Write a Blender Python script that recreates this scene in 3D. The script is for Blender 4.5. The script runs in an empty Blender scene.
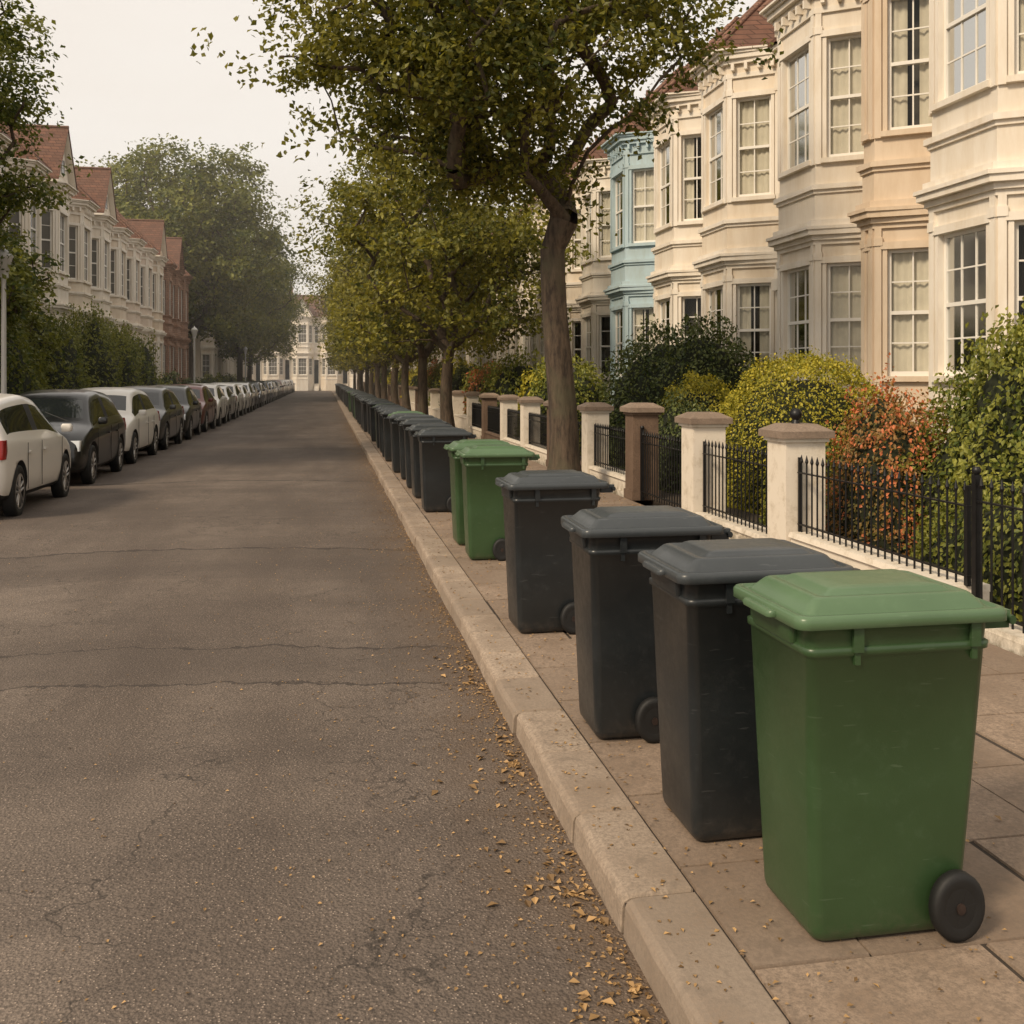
import bpy, bmesh, math, random
import numpy as np
from mathutils import Vector, Matrix, noise

scene = bpy.context.scene
R = math.radians

# ------------------------------------------------------------ materials
def nmat(name):
    m = bpy.data.materials.new(name); m.use_nodes = True
    nt = m.node_tree; b = nt.nodes["Principled BSDF"]
    return m, nt, b
def N(nt, typ, **kw):
    n = nt.nodes.new(typ)
    for k, v in kw.items():
        if k in n.inputs: n.inputs[k].default_value = v
        else: setattr(n, k, v)
    return n
def L(nt, a, b): nt.links.new(a, b)
def mixc(nt, fac, a, b, blend='MIX'):
    n = nt.nodes.new('ShaderNodeMix'); n.data_type = 'RGBA'; n.blend_type = blend
    for sock, v in ((n.inputs[0], fac), (n.inputs[6], a), (n.inputs[7], b)):
        if isinstance(v, bpy.types.NodeSocket): L(nt, v, sock)
        elif isinstance(v, (int, float)): sock.default_value = v
        else: sock.default_value = (v[0], v[1], v[2], 1)
    return n.outputs[2]
def ramp(nt, src, p0, p1, c0=(0,0,0), c1=(1,1,1)):
    r = nt.nodes.new('ShaderNodeValToRGB')
    r.color_ramp.elements[0].position = p0; r.color_ramp.elements[1].position = p1
    r.color_ramp.elements[0].color = (*c0, 1); r.color_ramp.elements[1].color = (*c1, 1)
    L(nt, src, r.inputs[0]); return r.outputs[0]
def objco(nt, scale=(1,1,1)):
    t = nt.nodes.new('ShaderNodeTexCoord'); mp = nt.nodes.new('ShaderNodeMapping')
    mp.inputs['Scale'].default_value = scale
    L(nt, t.outputs['Object'], mp.inputs[0]); return mp.outputs[0]
def geoco(nt, scale=(1,1,1)):
    t = nt.nodes.new('ShaderNodeNewGeometry')
    if scale == (1,1,1): return t.outputs['Position']
    mp = nt.nodes.new('ShaderNodeMapping')
    mp.inputs['Scale'].default_value = scale
    L(nt, t.outputs['Position'], mp.inputs[0]); return mp.outputs[0]
def noise_t(nt, co, scale, detail=4, rough=.6):
    n = N(nt, 'ShaderNodeTexNoise'); n.inputs['Scale'].default_value = scale
    n.inputs['Detail'].default_value = detail; n.inputs['Roughness'].default_value = rough
    L(nt, co, n.inputs['Vector']); return n.outputs['Fac']
def bump(nt, b, h, strength=.3, dist=.01):
    n = N(nt, 'ShaderNodeBump'); n.inputs['Strength'].default_value = strength
    n.inputs['Distance'].default_value = dist
    L(nt, h, n.inputs['Height']); L(nt, n.outputs[0], b.inputs['Normal'])
def simple(name, col, rough=.6, metal=0, var=.15, scale=6, bmp=0):
    m, nt, b = nmat(name)
    co = geoco(nt)
    if var > 0:
        n1 = noise_t(nt, co, scale, 3, .65)
        c = mixc(nt, ramp(nt, n1, .3, .75), [x*(1-var) for x in col], [min(1, x*(1+var*.6)) for x in col])
        L(nt, c, b.inputs['Base Color'])
    else: b.inputs['Base Color'].default_value = (*col, 1)
    b.inputs['Roughness'].default_value = rough; b.inputs['Metallic'].default_value = metal
    if bmp:
        n2 = noise_t(nt, co, scale*12, 2); bump(nt, b, n2, bmp, .005)
    return m
def mul(nt, a, b_):
    m = N(nt, 'ShaderNodeMath', operation='MULTIPLY')
    for i, v in enumerate((a, b_)):
        if isinstance(v, bpy.types.NodeSocket): L(nt, v, m.inputs[i])
        else: m.inputs[i].default_value = v
    return m.outputs[0]

def mat_asphalt():
    m, nt, b = nmat('asphalt'); co = geoco(nt)
    big = noise_t(nt, geoco(nt, (1, .22, 1)), .9, 3, .55)
    mid = noise_t(nt, co, 2.3, 5, .7)
    cross = noise_t(nt, geoco(nt, (.28, 1.1, 1)), .8, 4, .6)
    fine = noise_t(nt, co, 70, 3, .85)
    c = mixc(nt, ramp(nt, big, .34, .66), (.118,.090,.072), (.228,.183,.150))
    c = mixc(nt, mul(nt, ramp(nt, mid, .45, .75), .75), c, (.125,.099,.081))
    c = mixc(nt, mul(nt, ramp(nt, cross, .42, .66), .55), c, (.095,.074,.061))
    c = mixc(nt, ramp(nt, fine, .40, .60), mixc(nt, .60, c, (.032,.026,.022)), c)
    v = N(nt, 'ShaderNodeTexVoronoi'); v.inputs['Scale'].default_value = 80; L(nt, co, v.inputs['Vector'])
    vs = ramp(nt, v.outputs['Distance'], .12, .30, (1,1,1), (0,0,0))
    sel = ramp(nt, v.outputs['Color'], .58, .64)
    c = mixc(nt, mul(nt, vs, sel), c, (.45,.36,.29))
    dn = N(nt, 'ShaderNodeTexNoise'); dn.inputs['Scale'].default_value = 3; dn.inputs['Detail'].default_value = 4; L(nt, co, dn.inputs['Vector'])
    vm = N(nt, 'ShaderNodeVectorMath', operation='SCALE'); vm.inputs['Scale'].default_value = .9; L(nt, dn.outputs['Color'], vm.inputs[0])
    va = N(nt, 'ShaderNodeVectorMath', operation='ADD'); L(nt, co, va.inputs[0]); L(nt, vm.outputs[0], va.inputs[1])
    vc = N(nt, 'ShaderNodeTexVoronoi', feature='DISTANCE_TO_EDGE'); vc.inputs['Scale'].default_value = .8; L(nt, va.outputs[0], vc.inputs['Vector'])
    ck = ramp(nt, vc.outputs['Distance'], .0015, .008, (1,1,1), (0,0,0))
    m2 = mul(nt, ck, ramp(nt, big, .44, .52))
    c = mixc(nt, mul(nt, m2, .85), c, (.042,.034,.028))
    sx = N(nt, 'ShaderNodeSeparateXYZ'); L(nt, co, sx.inputs[0])
    wm0 = N(nt, 'ShaderNodeMath', operation='MULTIPLY_ADD'); L(nt, mid, wm0.inputs[0]); wm0.inputs[1].default_value = .5; L(nt, sx.outputs[1], wm0.inputs[2])
    sn = N(nt, 'ShaderNodeMath', operation='SINE'); L(nt, sx.outputs[0], sn.inputs[0])
    wm = N(nt, 'ShaderNodeMath', operation='MULTIPLY_ADD'); L(nt, sn.outputs[0], wm.inputs[0]); wm.inputs[1].default_value = .18; L(nt, wm0.outputs[0], wm.inputs[2])
    brk = ramp(nt, fine, .28, .46)
    for yy, wd in ((6.75, .020), (7.62, .018), (11.9, .03), (19.6, .05)):
        s = N(nt, 'ShaderNodeMath', operation='COMPARE'); L(nt, wm.outputs[0], s.inputs[0]); s.inputs[1].default_value = yy; s.inputs[2].default_value = wd
        c = mixc(nt, mul(nt, mul(nt, s.outputs[0], brk), .85), c, (.042,.033,.028))
    for yy, wd in ((7.185, .42), (26, 1.6), (15.4, .9), (11.0,.87)):
        s = N(nt, 'ShaderNodeMath', operation='COMPARE'); L(nt, wm.outputs[0], s.inputs[0]); s.inputs[1].default_value = yy; s.inputs[2].default_value = wd
        c = mixc(nt, mul(nt, s.outputs[0], .30), c, (.085,.067,.056))
    g = ramp(nt, sx.outputs[0], .45, 1.05)
    c = mixc(nt, mul(nt, mul(nt, g, ramp(nt, mid, .3, .65)), .8), c, (.14,.092,.056))
    L(nt, c, b.inputs['Base Color']); b.inputs['Roughness'].default_value = .8
    b.inputs['Specular IOR Level'].default_value = .35
    h = N(nt, 'ShaderNodeMath', operation='SUBTRACT'); L(nt, fine, h.inputs[0]); L(nt, v.outputs['Distance'], h.inputs[1])
    bump(nt, b, h.outputs[0], .7, .008)
    return m

def mat_slab(name, base, dirt=.5):
    m, nt, b = nmat(name); co = geoco(nt)
    a = N(nt, 'ShaderNodeAttribute'); a.attribute_name = 'rnd'
    c = mixc(nt, a.outputs['Fac'], [x*.72 for x in base], [x*1.22 for x in base])
    n1 = noise_t(nt, co, 3, 6, .7)
    c = mixc(nt, ramp(nt, n1, .40, .72), c, [base[0]*dirt, base[1]*dirt*.93, base[2]*dirt*.86])
    n2 = noise_t(nt, co, 55, 3, .8)
    c = mixc(nt, ramp(nt, n2, .35, .62), [x*.58 for x in base], c)
    n3 = noise_t(nt, co, 11, 3, .6)
    c = mixc(nt, mul(nt, ramp(nt, n3, .60, .68), .55), c, [x*.5 for x in base])
    L(nt, c, b.inputs['Base Color']); b.inputs['Roughness'].default_value = .85
    bump(nt, b, n2, .5, .005)
    return m

def mat_leaf(name, dark, light, trans=.3, accent=None, acc=1.0):
    m, nt, b = nmat(name)
    a = N(nt, 'ShaderNodeAttribute'); a.attribute_name = 'rnd'
    c = mixc(nt, ramp(nt, a.outputs['Fac'], .1, .9), dark, light)
    if accent: c = mixc(nt, ramp(nt, a.outputs['Fac'], acc-.05, acc), c, accent)
    L(nt, c, b.inputs['Base Color']); b.inputs['Roughness'].default_value = .5
    b.inputs['Specular IOR Level'].default_value = .35
    if trans > 0:
        t = N(nt, 'ShaderNodeBsdfTranslucent'); L(nt, mixc(nt, 1.0, c, (1.5,1.4,.7), 'MULTIPLY'), t.inputs['Color'])
        mx = N(nt, 'ShaderNodeMixShader'); mx.inputs[0].default_value = trans
        L(nt, b.outputs[0], mx.inputs[1]); L(nt, t.outputs[0], mx.inputs[2])
        L(nt, mx.outputs[0], nt.nodes['Material Output'].inputs['Surface'])
    return m

def mat_bin(name, col, lid=False):
    m, nt, b = nmat(name); co = geoco(nt)
    n1 = noise_t(nt, co, 2.2, 4, .6); n2 = noise_t(nt, co, 130, 2, .7); n3 = noise_t(nt, co, 16, 5, .75)
    c = mixc(nt, ramp(nt, n1, .35, .8), [x*.92 for x in col], [x*1.15+.004 for x in col])
    c = mixc(nt, mul(nt, ramp(nt, n3, .55, .85), .4), c, [x*1.25+.03 for x in col])
    ns = noise_t(nt, geoco(nt, (9, 9, 70)), 1.0, 2, .5)
    c = mixc(nt, mul(nt, ramp(nt, ns, .70, .73), .35), c, [x*1.3+.06 for x in col])
    if not lid:
        sx = N(nt, 'ShaderNodeSeparateXYZ'); L(nt, co, sx.inputs[0])
        g = ramp(nt, sx.outputs[2], .12, .24, (1,1,1), (0,0,0))
        c = mixc(nt, mul(nt, mul(nt, g, ramp(nt, n3, .42, .8)), .6), c, (.12,.09,.065))
    L(nt, c, b.inputs['Base Color'])
    L(nt, ramp(nt, n3, .3, .7, (.28,.28,.28), (.42,.42,.42)), b.inputs['Roughness'])
    bump(nt, b, n2, .10, .002)
    return m

def mat_stucco(name, col):
    m, nt, b = nmat(name)
    n1 = noise_t(nt, geoco(nt, (1.6,1.6,.35)), 1.6, 5, .7)
    c = mixc(nt, ramp(nt, n1, .42, .80), col, [x*y for x, y in zip(col, (.80,.74,.65))])
    L(nt, c, b.inputs['Base Color']); b.inputs['Roughness'].default_value = .7
    return m

def mat_paintwall(name, col):
    m, nt, b = nmat(name); co = geoco(nt)
    n1 = noise_t(nt, co, 5, 6, .75)
    c = mixc(nt, ramp(nt, n1, .5, .78), col, [x*y for x, y in zip(col, (.60,.55,.46))])
    sx = N(nt, 'ShaderNodeSeparateXYZ'); L(nt, co, sx.inputs[0])
    g = ramp(nt, sx.outputs[2], .12, .32, (1,1,1), (0,0,0))
    c = mixc(nt, mul(nt, g, ramp(nt, n1, .35, .6)), c, (.20,.165,.11))
    L(nt, c, b.inputs['Base Color']); b.inputs['Roughness'].default_value = .75
    bump(nt, b, n1, .3, .01)
    return m

def mat_tiles(name, c0, c1):
    m, nt, b = nmat(name); co = objco(nt)
    sx = N(nt, 'ShaderNodeSeparateXYZ'); L(nt, co, sx.inputs[0])
    ad = N(nt, 'ShaderNodeMath', operation='ADD'); L(nt, sx.outputs[0], ad.inputs[0]); L(nt, sx.outputs[1], ad.inputs[1])
    cb = N(nt, 'ShaderNodeCombineXYZ'); L(nt, ad.outputs[0], cb.inputs[0]); L(nt, sx.outputs[2], cb.inputs[1])
    br = N(nt, 'ShaderNodeTexBrick'); br.inputs['Scale'].default_value = 1; br.inputs['Brick Width'].default_value = .3; br.inputs['Row Height'].default_value = .13
    br.inputs['Mortar Size'].default_value = .012; L(nt, cb.outputs[0], br.inputs['Vector'])
    br.inputs['Color1'].default_value = (*c0, 1); br.inputs['Color2'].default_value = (*c1, 1); br.inputs['Mortar'].default_value = (c0[0]*.3, c0[1]*.3, c0[2]*.3, 1)
    c = mixc(nt, ramp(nt, noise_t(nt, co, 2.5, 4), .4, .8), br.outputs['Color'], [x*.5 for x in c0])
    L(nt, c, b.inputs['Base Color']); b.inputs['Roughness'].default_value = .85
    bump(nt, b, br.outputs['Fac'], -.5, .02)
    return m

def mat_glass(name):
    m, nt, b = nmat(name)
    nt.nodes.remove(b)
    tr = N(nt, 'ShaderNodeBsdfTransparent'); tr.inputs[0].default_value = (.88,.89,.86,1)
    gl = N(nt, 'ShaderNodeBsdfGlossy'); gl.inputs['Roughness'].default_value = .08; gl.inputs['Color'].default_value = (.6,.6,.58,1)
    fr = N(nt, 'ShaderNodeFresnel'); fr.inputs[0].default_value = 1.5
    mx = N(nt, 'ShaderNodeMixShader'); L(nt, fr.outputs[0], mx.inputs[0]); L(nt, tr.outputs[0], mx.inputs[1]); L(nt, gl.outputs[0], mx.inputs[2])
    L(nt, mx.outputs[0], nt.nodes['Material Output'].inputs['Surface'])
    return m

def mat_bark():
    m, nt, b = nmat('bark'); co = geoco(nt, (1,1,.22))
    n1 = noise_t(nt, co, 14, 5, .7)
    c = mixc(nt, ramp(nt, n1, .35, .7), (.034,.024,.017), (.135,.096,.064))
    c = mixc(nt, ramp(nt, noise_t(nt, geoco(nt), 2, 2), .5, .75), c, (.085,.075,.045))
    L(nt, c, b.inputs['Base Color']); b.inputs['Roughness'].default_value = .9
    bump(nt, b, n1, .9, .03)
    return m

M_asph = mat_asphalt(); M_slab = mat_slab('paving_stone', (.305,.228,.168), .62); M_kerb = mat_slab('granite_kerb', (.38,.30,.23), .58)
M_dirt = simple('soil', (.07,.052,.035), .95, var=.4, scale=3)
M_joint = simple('joint_sand', (.045,.034,.025), .95, var=.3, scale=12)
M_green = mat_bin('green_plastic', (.032,.068,.025)); M_greenlid = mat_bin('green_lid_plastic', (.080,.142,.070), True)
M_grey = mat_bin('charcoal_plastic', (.014,.017,.019)); M_greylid = mat_bin('grey_lid_plastic', (.042,.049,.054), True)
M_rubber = simple('rubber', (.007,.007,.007), .65, var=.3, scale=20)
M_hub = simple('hub_plastic', (.012,.012,.012), .4, var=.2, scale=20)
M_rust = simple('rusty_axle', (.045,.03,.025), .5, .4, var=.4, scale=40)
M_trim = mat_stucco('white_trim', (.80,.74,.65)); M_frame = simple('white_window_frame', (.80,.77,.71), .4, var=0)
M_glass = mat_glass('window_glass'); M_int = simple('dark_interior', (.07,.06,.05), .9, var=0)
M_curt = simple('net_curtain', (.72,.66,.56), .9, var=.12, scale=3)
M_farglass, _nt, _b = nmat('far_window_glass'); _b.inputs['Base Color'].default_value=(.13,.125,.115,1); _b.inputs['Roughness'].default_value=.12
M_roof = mat_tiles('clay_roof_tiles', (.20,.095,.062), (.135,.072,.05)); M_brick = mat_tiles('chimney_brick', (.26,.135,.09), (.18,.10,.07))
M_door = simple('painted_door', (.03,.05,.07), .35, var=0)
M_iron = simple('black_iron', (.012,.012,.013), .42, .3, var=.4, scale=10)
M_wallw = mat_paintwall('painted_garden_wall', (.72,.65,.55)); M_cap = mat_slab('cap_stone', (.31,.235,.18)); M_brown = mat_slab('brown_stone', (.19,.125,.085))
M_bark = mat_bark()
M_leaf1 = mat_leaf('lime_leaves', (.045,.062,.012), (.23,.215,.038), .4)
M_leaf2 = mat_leaf('avenue_leaves', (.058,.074,.014), (.30,.275,.046), .35)
M_leafd = mat_leaf('dark_tree_leaves', (.052,.078,.020), (.23,.235,.052), .35)
M_hy = mat_leaf('yellow_green_hedge_leaves', (.12,.14,.014), (.54,.46,.055), .25)
M_hg = mat_leaf('green_hedge_leaves', (.06,.088,.014), (.28,.28,.05), .25)
M_hd = mat_leaf('dark_hedge_leaves', (.03,.052,.014), (.13,.15,.035), 0)
M_hr = mat_leaf('red_bush_leaves', (.12,.11,.028), (.38,.17,.05), .2, (.56,.18,.075), .74)
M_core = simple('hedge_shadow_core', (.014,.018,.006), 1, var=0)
M_litter = mat_leaf('fallen_leaves', (.13,.075,.03), (.45,.28,.12), 0)

# ------------------------------------------------------------ mesh builder
class MB:
    def __init__(s): s.v=[]; s.f=[]; s.m=[]; s.r=[]; s.cur=0.0; s.sm=[]
    def add(s, vs, fs, m=0, sm=False):
        o=len(s.v); s.v.extend([tuple(p) for p in vs])
        for f in fs: s.f.append(tuple(i+o for i in f)); s.m.append(m); s.r.append(s.cur); s.sm.append(sm)
    def box(s, x0,x1,y0,y1,z0,z1,m=0):
        s.add([(x0,y0,z0),(x1,y0,z0),(x1,y1,z0),(x0,y1,z0),(x0,y0,z1),(x1,y0,z1),(x1,y1,z1),(x0,y1,z1)],
              [(0,3,2,1),(4,5,6,7),(0,1,5,4),(1,2,6,5),(2,3,7,6),(3,0,4,7)], m)
    def frustbox(s, x0,x1,y0,y1,z0,z1,ins,m=0):
        s.add([(x0,y0,z0),(x1,y0,z0),(x1,y1,z0),(x0,y1,z0),(x0+ins,y0+ins,z1),(x1-ins,y0+ins,z1),(x1-ins,y1-ins,z1),(x0+ins,y1-ins,z1)],
              [(0,3,2,1),(4,5,6,7),(0,1,5,4),(1,2,6,5),(2,3,7,6),(3,0,4,7)], m)
    def prism(s, poly, z0, z1, m=0):
        n=len(poly)
        s.add([(x,y,z0) for x,y in poly]+[(x,y,z1) for x,y in poly],
              [tuple(range(n-1,-1,-1)), tuple(range(n,2*n))]+[(i,(i+1)%n,n+(i+1)%n,n+i) for i in range(n)], m)
    def cyl(s, p0, p1, r0, r1=None, n=8, m=0, cap=True, sm=True):
        if r1 is None: r1=r0
        p0=Vector(p0); p1=Vector(p1); d=(p1-p0)
        if d.length<1e-6: return
        d.normalize(); a=d.orthogonal().normalized(); b=d.cross(a)
        vs=[p0+(a*math.cos(t)+b*math.sin(t))*r0 for t in [2*math.pi*i/n for i in range(n)]]
        vs+=[p1+(a*math.cos(t)+b*math.sin(t))*r1 for t in [2*math.pi*i/n for i in range(n)]]
        s.add(vs, [(i,(i+1)%n,n+(i+1)%n,n+i) for i in range(n)], m, sm)
        if cap: s.add(vs, [tuple(range(n-1,-1,-1)), tuple(range(n,2*n))], m)
    def loft(s, rings, m=0, cap0=True, cap1=True, sm=True):
        n=len(rings[0]); vs=[p for r in rings for p in r]; fs=[]
        for k in range(len(rings)-1):
            for i in range(n): fs.append((k*n+i,k*n+(i+1)%n,(k+1)*n+(i+1)%n,(k+1)*n+i))
        s.add(vs, fs, m, sm)
        if cap0: s.add(rings[0], [tuple(range(n-1,-1,-1))], m)
        if cap1: s.add(rings[-1], [tuple(range(n))], m)
    def sphere(s, c, r, m=0, n=12):
        rings=[]
        for k in range(1,n//2):
            t=math.pi*k/(n//2); rings.append([(c[0]+r*math.sin(t)*math.cos(2*math.pi*i/n), c[1]+r*math.sin(t)*math.sin(2*math.pi*i/n), c[2]-r*math.cos(t)) for i in range(n)])
        s.loft(rings, m)
    def mesh(s, name, mats, rnd=False):
        me=bpy.data.meshes.new(name); me.from_pydata(s.v, [], s.f)
        for mt in mats: me.materials.append(mt)
        me.polygons.foreach_set('material_index', s.m); me.polygons.foreach_set('use_smooth', s.sm)
        if rnd:
            a=me.attributes.new('rnd','FLOAT','FACE'); a.data.foreach_set('value', s.r)
        me.update()
        return me
    def obj(s, name, mats, loc=(0,0,0), rot=0, rnd=False):
        return mkobj(name, s.mesh(name, mats, rnd), loc, rot)
def mkobj(name, me, loc=(0,0,0), rot=0, sc=None):
    o=bpy.data.objects.new(name, me); scene.collection.objects.link(o); o.location=loc; o.rotation_euler=(0,0,rot)
    if sc is not None: o.scale = sc if hasattr(sc,'__len__') else (sc,sc,sc)
    return o

# ------------------------------------------------------------ ground, road, pavements
PZ=.12
mb=MB(); mb.add([(-700,-300,-.06),(700,-300,-.06),(700,1200,-.06),(-700,1200,-.06)],[(0,1,2,3)]); mb.obj('ground',[M_dirt])
mb=MB(); xs=np.linspace(-6.1,1.06,22); ys=np.concatenate([np.linspace(-6,40,110),np.linspace(42,150,30)])
def roadz(x,y): return .035*(1-((x+2.5)/3.6)**2)-.012*noise.noise(Vector((x*.5,y*.3,0)))+.008*noise.noise(Vector((x*.9,y*1.1,5)))
vs=[(x,y,roadz(x,y)) for y in ys for x in xs]
nx=len(xs)
mb.add(vs,[(j*nx+i,j*nx+i+1,(j+1)*nx+i+1,(j+1)*nx+i) for j in range(len(ys)-1) for i in range(nx-1)],0,True); mb.obj('road',[M_asph])
mb=MB(); mb.add([(-60,143,-.01),(60,143,-.01),(60,156,-.01),(-60,156,-.01)],[(0,1,2,3)]); mb.obj('cross_road',[M_asph])

def pavement(name,x0,x1,y0,y1,cols,seed):
    rn=random.Random(seed); mb=MB(); mb.cur=.5
    mb.box(x0,x1,y0,y1,-.04,PZ-.010,1)
    w=(x1-x0)/cols; y=y0
    row=0
    while y<y1:
        h=.66
        for c in range(-1,cols+1):
            off=(w*.5 if row%2 else 0)+rn.uniform(-.02,.02)
            a=x0+c*w+off; bb=a+w
            a=max(a,x0); bb=min(bb,x1)
            if bb-a<.12: continue
            g=.0035; dz=rn.uniform(-.002,.002); t=[rn.uniform(-.002,.002) for _ in range(4)]
            mb.cur=rn.random(); z=PZ+dz; e=.005
            X0,X1,Y0,Y1=a+g,bb-g,y+g,y+h-g
            vs=[(X0,Y0,z-.02),(X1,Y0,z-.02),(X1,Y1,z-.02),(X0,Y1,z-.02),(X0+e,Y0+e,z+t[0]),(X1-e,Y0+e,z+t[1]),(X1-e,Y1-e,z+t[2]),(X0+e,Y1-e,z+t[3])]
            mb.add(vs,[(4,5,6,7),(0,1,5,4),(1,2,6,5),(2,3,7,6),(3,0,4,7)],0)
        y+=h; row+=1
    mb.obj(name,[M_slab,M_joint],rnd=True)
pavement('pavement',1.315,4.56,-3,142,4,3)
pavement('pavement',-8.7,-6.39,5,142,3,4)
def kerb(x0,x1,y0,y1,road_side,seed):
    rn=random.Random(seed); mb=MB(); y=y0
    while y<y1:
        l=rn.choice([.55,.62,.70,.76]); mb.cur=rn.random(); g=.008; dz=rn.uniform(-.004,.004); dx=rn.uniform(-.010,.010)
        Y0,Y1=y+g,y+l-g; a,bx=(x0+dx,x1) if road_side<0 else (x0,x1+dx)
        e=.030; z=PZ+.004+dz
        if road_side<0: prof=[(a-.004,-.05),(a+.004,z-e),(a+.012,z-.012),(a+.030,z-.003),(a+.055,z),(bx-.008,z),(bx,z-.008),(bx,-.05)]
        else: prof=[(a,-.05),(a,z-.008),(a+.008,z),(bx-.055,z),(bx-.030,z-.003),(bx-.012,z-.012),(bx-.004,z-e),(bx,-.05)]
        cx=(a+bx)/2; nseg=7; rings=[]
        def ring(yy,s,w=0): return [(cx+(px-cx)*(1-s)+(w*rn.uniform(-1,1) if k<5 else 0), yy, pz-(s*.4 if pz>0 else 0)+(w*.6*rn.uniform(-1,1) if pz>0 else 0)) for k,(px,pz) in enumerate(prof)]
        rings=[ring(Y0,.03),ring(Y0+.010,0)]+[ring(Y0+.01+(Y1-Y0-.02)*k/nseg,0,.0022) for k in range(1,nseg)]+[ring(Y1-.010,0),ring(Y1,.03)]
        mb.loft(rings,0,sm=False)
        y+=l
    mb.cur=.1
    mb.box(x0+.02,x1-.01,y0,y1,-.05,PZ-.02,1)
    mb.obj('kerb',[M_kerb,M_joint],rnd=True)
kerb(1.03,1.31,-2,142,-1,5); kerb(-6.39,-6.1,5,142,1,6)
for (a,b_) in ((4.9,10.2),(-11.2,-8.7)):
    mb=MB(); mb.box(a,b_,-4,142,0,.14); mb.obj('garden_soil',[M_dirt])

# ------------------------------------------------------------ wheelie bins
def rr(x0,x1,y0,y1,r,z,k=5):
    out=[]
    for cx,cy,a0 in ((x1-r,y1-r,0),(x0+r,y1-r,90),(x0+r,y0+r,180),(x1-r,y0+r,270)):
        for i in range(k+1):
            t=R(a0+90*i/k); out.append((cx+r*math.cos(t),cy+r*math.sin(t),z))
    return out
def bin_mesh(name, mbody, mlid, bb=.655):
    mb=MB()
    B=lambda t,z,ins=0: rr(.045*(1-t)-.0+ins,bb+(.74-bb)*t-ins,-(.225+.05*t)+ins,(.225+.05*t)-ins,.045,z)
    mb.loft([B(0,.012,.02),B(0,.03,.004),B(.02,.05),B(.5,.5),B(.9,.90),B(.905,.905,-.010),B(.93,.925,-.010),B(.935,.93)],0)
    mb.loft([B(.935,.93,.001),B(1,.992),B(1,.992,-.018),B(1,1.005,-.020)],0)
    cx,cz=bb-.055,.108
    for sgn in (-1,1):
        yo=sgn*.268
        prof=[(.062,-.024),(.085,-.029),(.100,-.026),(.108,-.014),(.108,.014),(.100,.026),(.085,.029),(.062,.024)]
        rings=[[(cx+pr*math.cos(t),yo+pw,cz+pr*math.sin(t)) for t in [2*math.pi*i/28 for i in range(28)]] for pr,pw in prof]
        mb.loft(rings,2)
        mb.cyl((cx,yo-.012,cz),(cx,yo+.012,cz),.064,n=24,m=3)
        mb.cyl((cx,yo-.03,cz),(cx,yo+.03,cz),.018,n=14,m=4)
        for k in range(6):
            t=R(60*k+10); c,s_=math.cos(t),math.sin(t)
            mb.cyl((cx+c*.016,yo+sgn*.016,cz+s_*.016),(cx+c*.062,yo+sgn*.016,cz+s_*.062),.0085,n=6,m=3)
    mb.cyl((cx,-.25,.108),(cx,.25,.108),.011,n=8,m=4)
    mb.box(bb-.005,bb+.04,-.20,.20,.09,.13,0)
    for sgn in (-1,1):
        for xx in (.19,.665):
            y0=sgn*.279; mb.box(xx-.020,xx+.020,min(y0,y0+sgn*.014),max(y0,y0+sgn*.014),.915,.99,0)
            mb.box(xx-.011,xx+.011,min(y0-sgn*.012,y0+sgn*.004),max(y0-sgn*.012,y0+sgn*.004),.875,.916,0)
    mb.loft([rr(-.016,.02,-.17,.17,.012,.925),rr(-.024,.02,-.18,.18,.014,.955),rr(-.024,.02,-.18,.18,.014,.985)],0)
    Lr=lambda ins,z,fx=0,bx=0,r=.05: rr(-.055+ins+fx,.80-ins-bx,-.315+ins,.315-ins,max(.02,r-ins*.2),z)
    mb.loft([Lr(.012,.990),Lr(0,.993),Lr(0,1.022),Lr(.008,1.031),Lr(.026,1.033),Lr(.032,1.025),Lr(.054,1.026),Lr(.058,1.032),Lr(.088,1.066,.015,.01),Lr(.096,1.071,.02,.012),Lr(.116,1.073,.022,.015),Lr(.122,1.068,.026,.018),Lr(.132,1.068,.03,.02),Lr(.15,1.084,.045,.03),Lr(.162,1.088,.05,.035),Lr(.20,1.091,.08,.06)],1)
    mb.loft([rr(-.085,-.03,-.12,.12,.02,.998),rr(-.088,-.03,-.125,.125,.022,1.010),rr(-.08,-.03,-.12,.12,.02,1.018)],1)
    for sgn in (-1,1):
        y=sgn*.2
        mb.box(.79,.862,y-.02,y+.02,.985,1.008,1)
        mb.box(.74,.845,y+.022*sgn-.012,y+.022*sgn+.012,.955,.984,0)
    mb.cyl((.85,-.25,.982),(.85,.25,.982),.015,n=12,m=0)
    return mb.mesh(name,[mbody,mlid,M_rubber,M_hub,M_rust])
BM={'g':bin_mesh('green_wheelie_bin',M_green,M_greenlid),'d':bin_mesh('grey_wheelie_bin',M_grey,M_greylid),
    'gt':bin_mesh('green_wheelie_bin',M_green,M_greenlid,.47),'dt':bin_mesh('grey_wheelie_bin',M_grey,M_greylid,.43),'dm':bin_mesh('grey_wheelie_bin',M_grey,M_greylid,.55)}
binsp=[(1.515,3.20,'g',0),(1.39,3.94,'d',0.5),(1.315,5.10,'dt',-1),(1.325,7.25,'dm',1),(1.40,10.2,'gt',-1.5),(1.39,11.1,'g',1),(1.30,13.9,'dm',0)]
rn=random.Random(11); y=15.5
while y<128:
    binsp.append((1.30+rn.uniform(-.04,.07),y,'dm' if rn.random()<.96 else 'g',rn.uniform(-3,3))); y+=rn.uniform(1.15,1.75) if y<45 else rn.uniform(.9,1.6)
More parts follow.
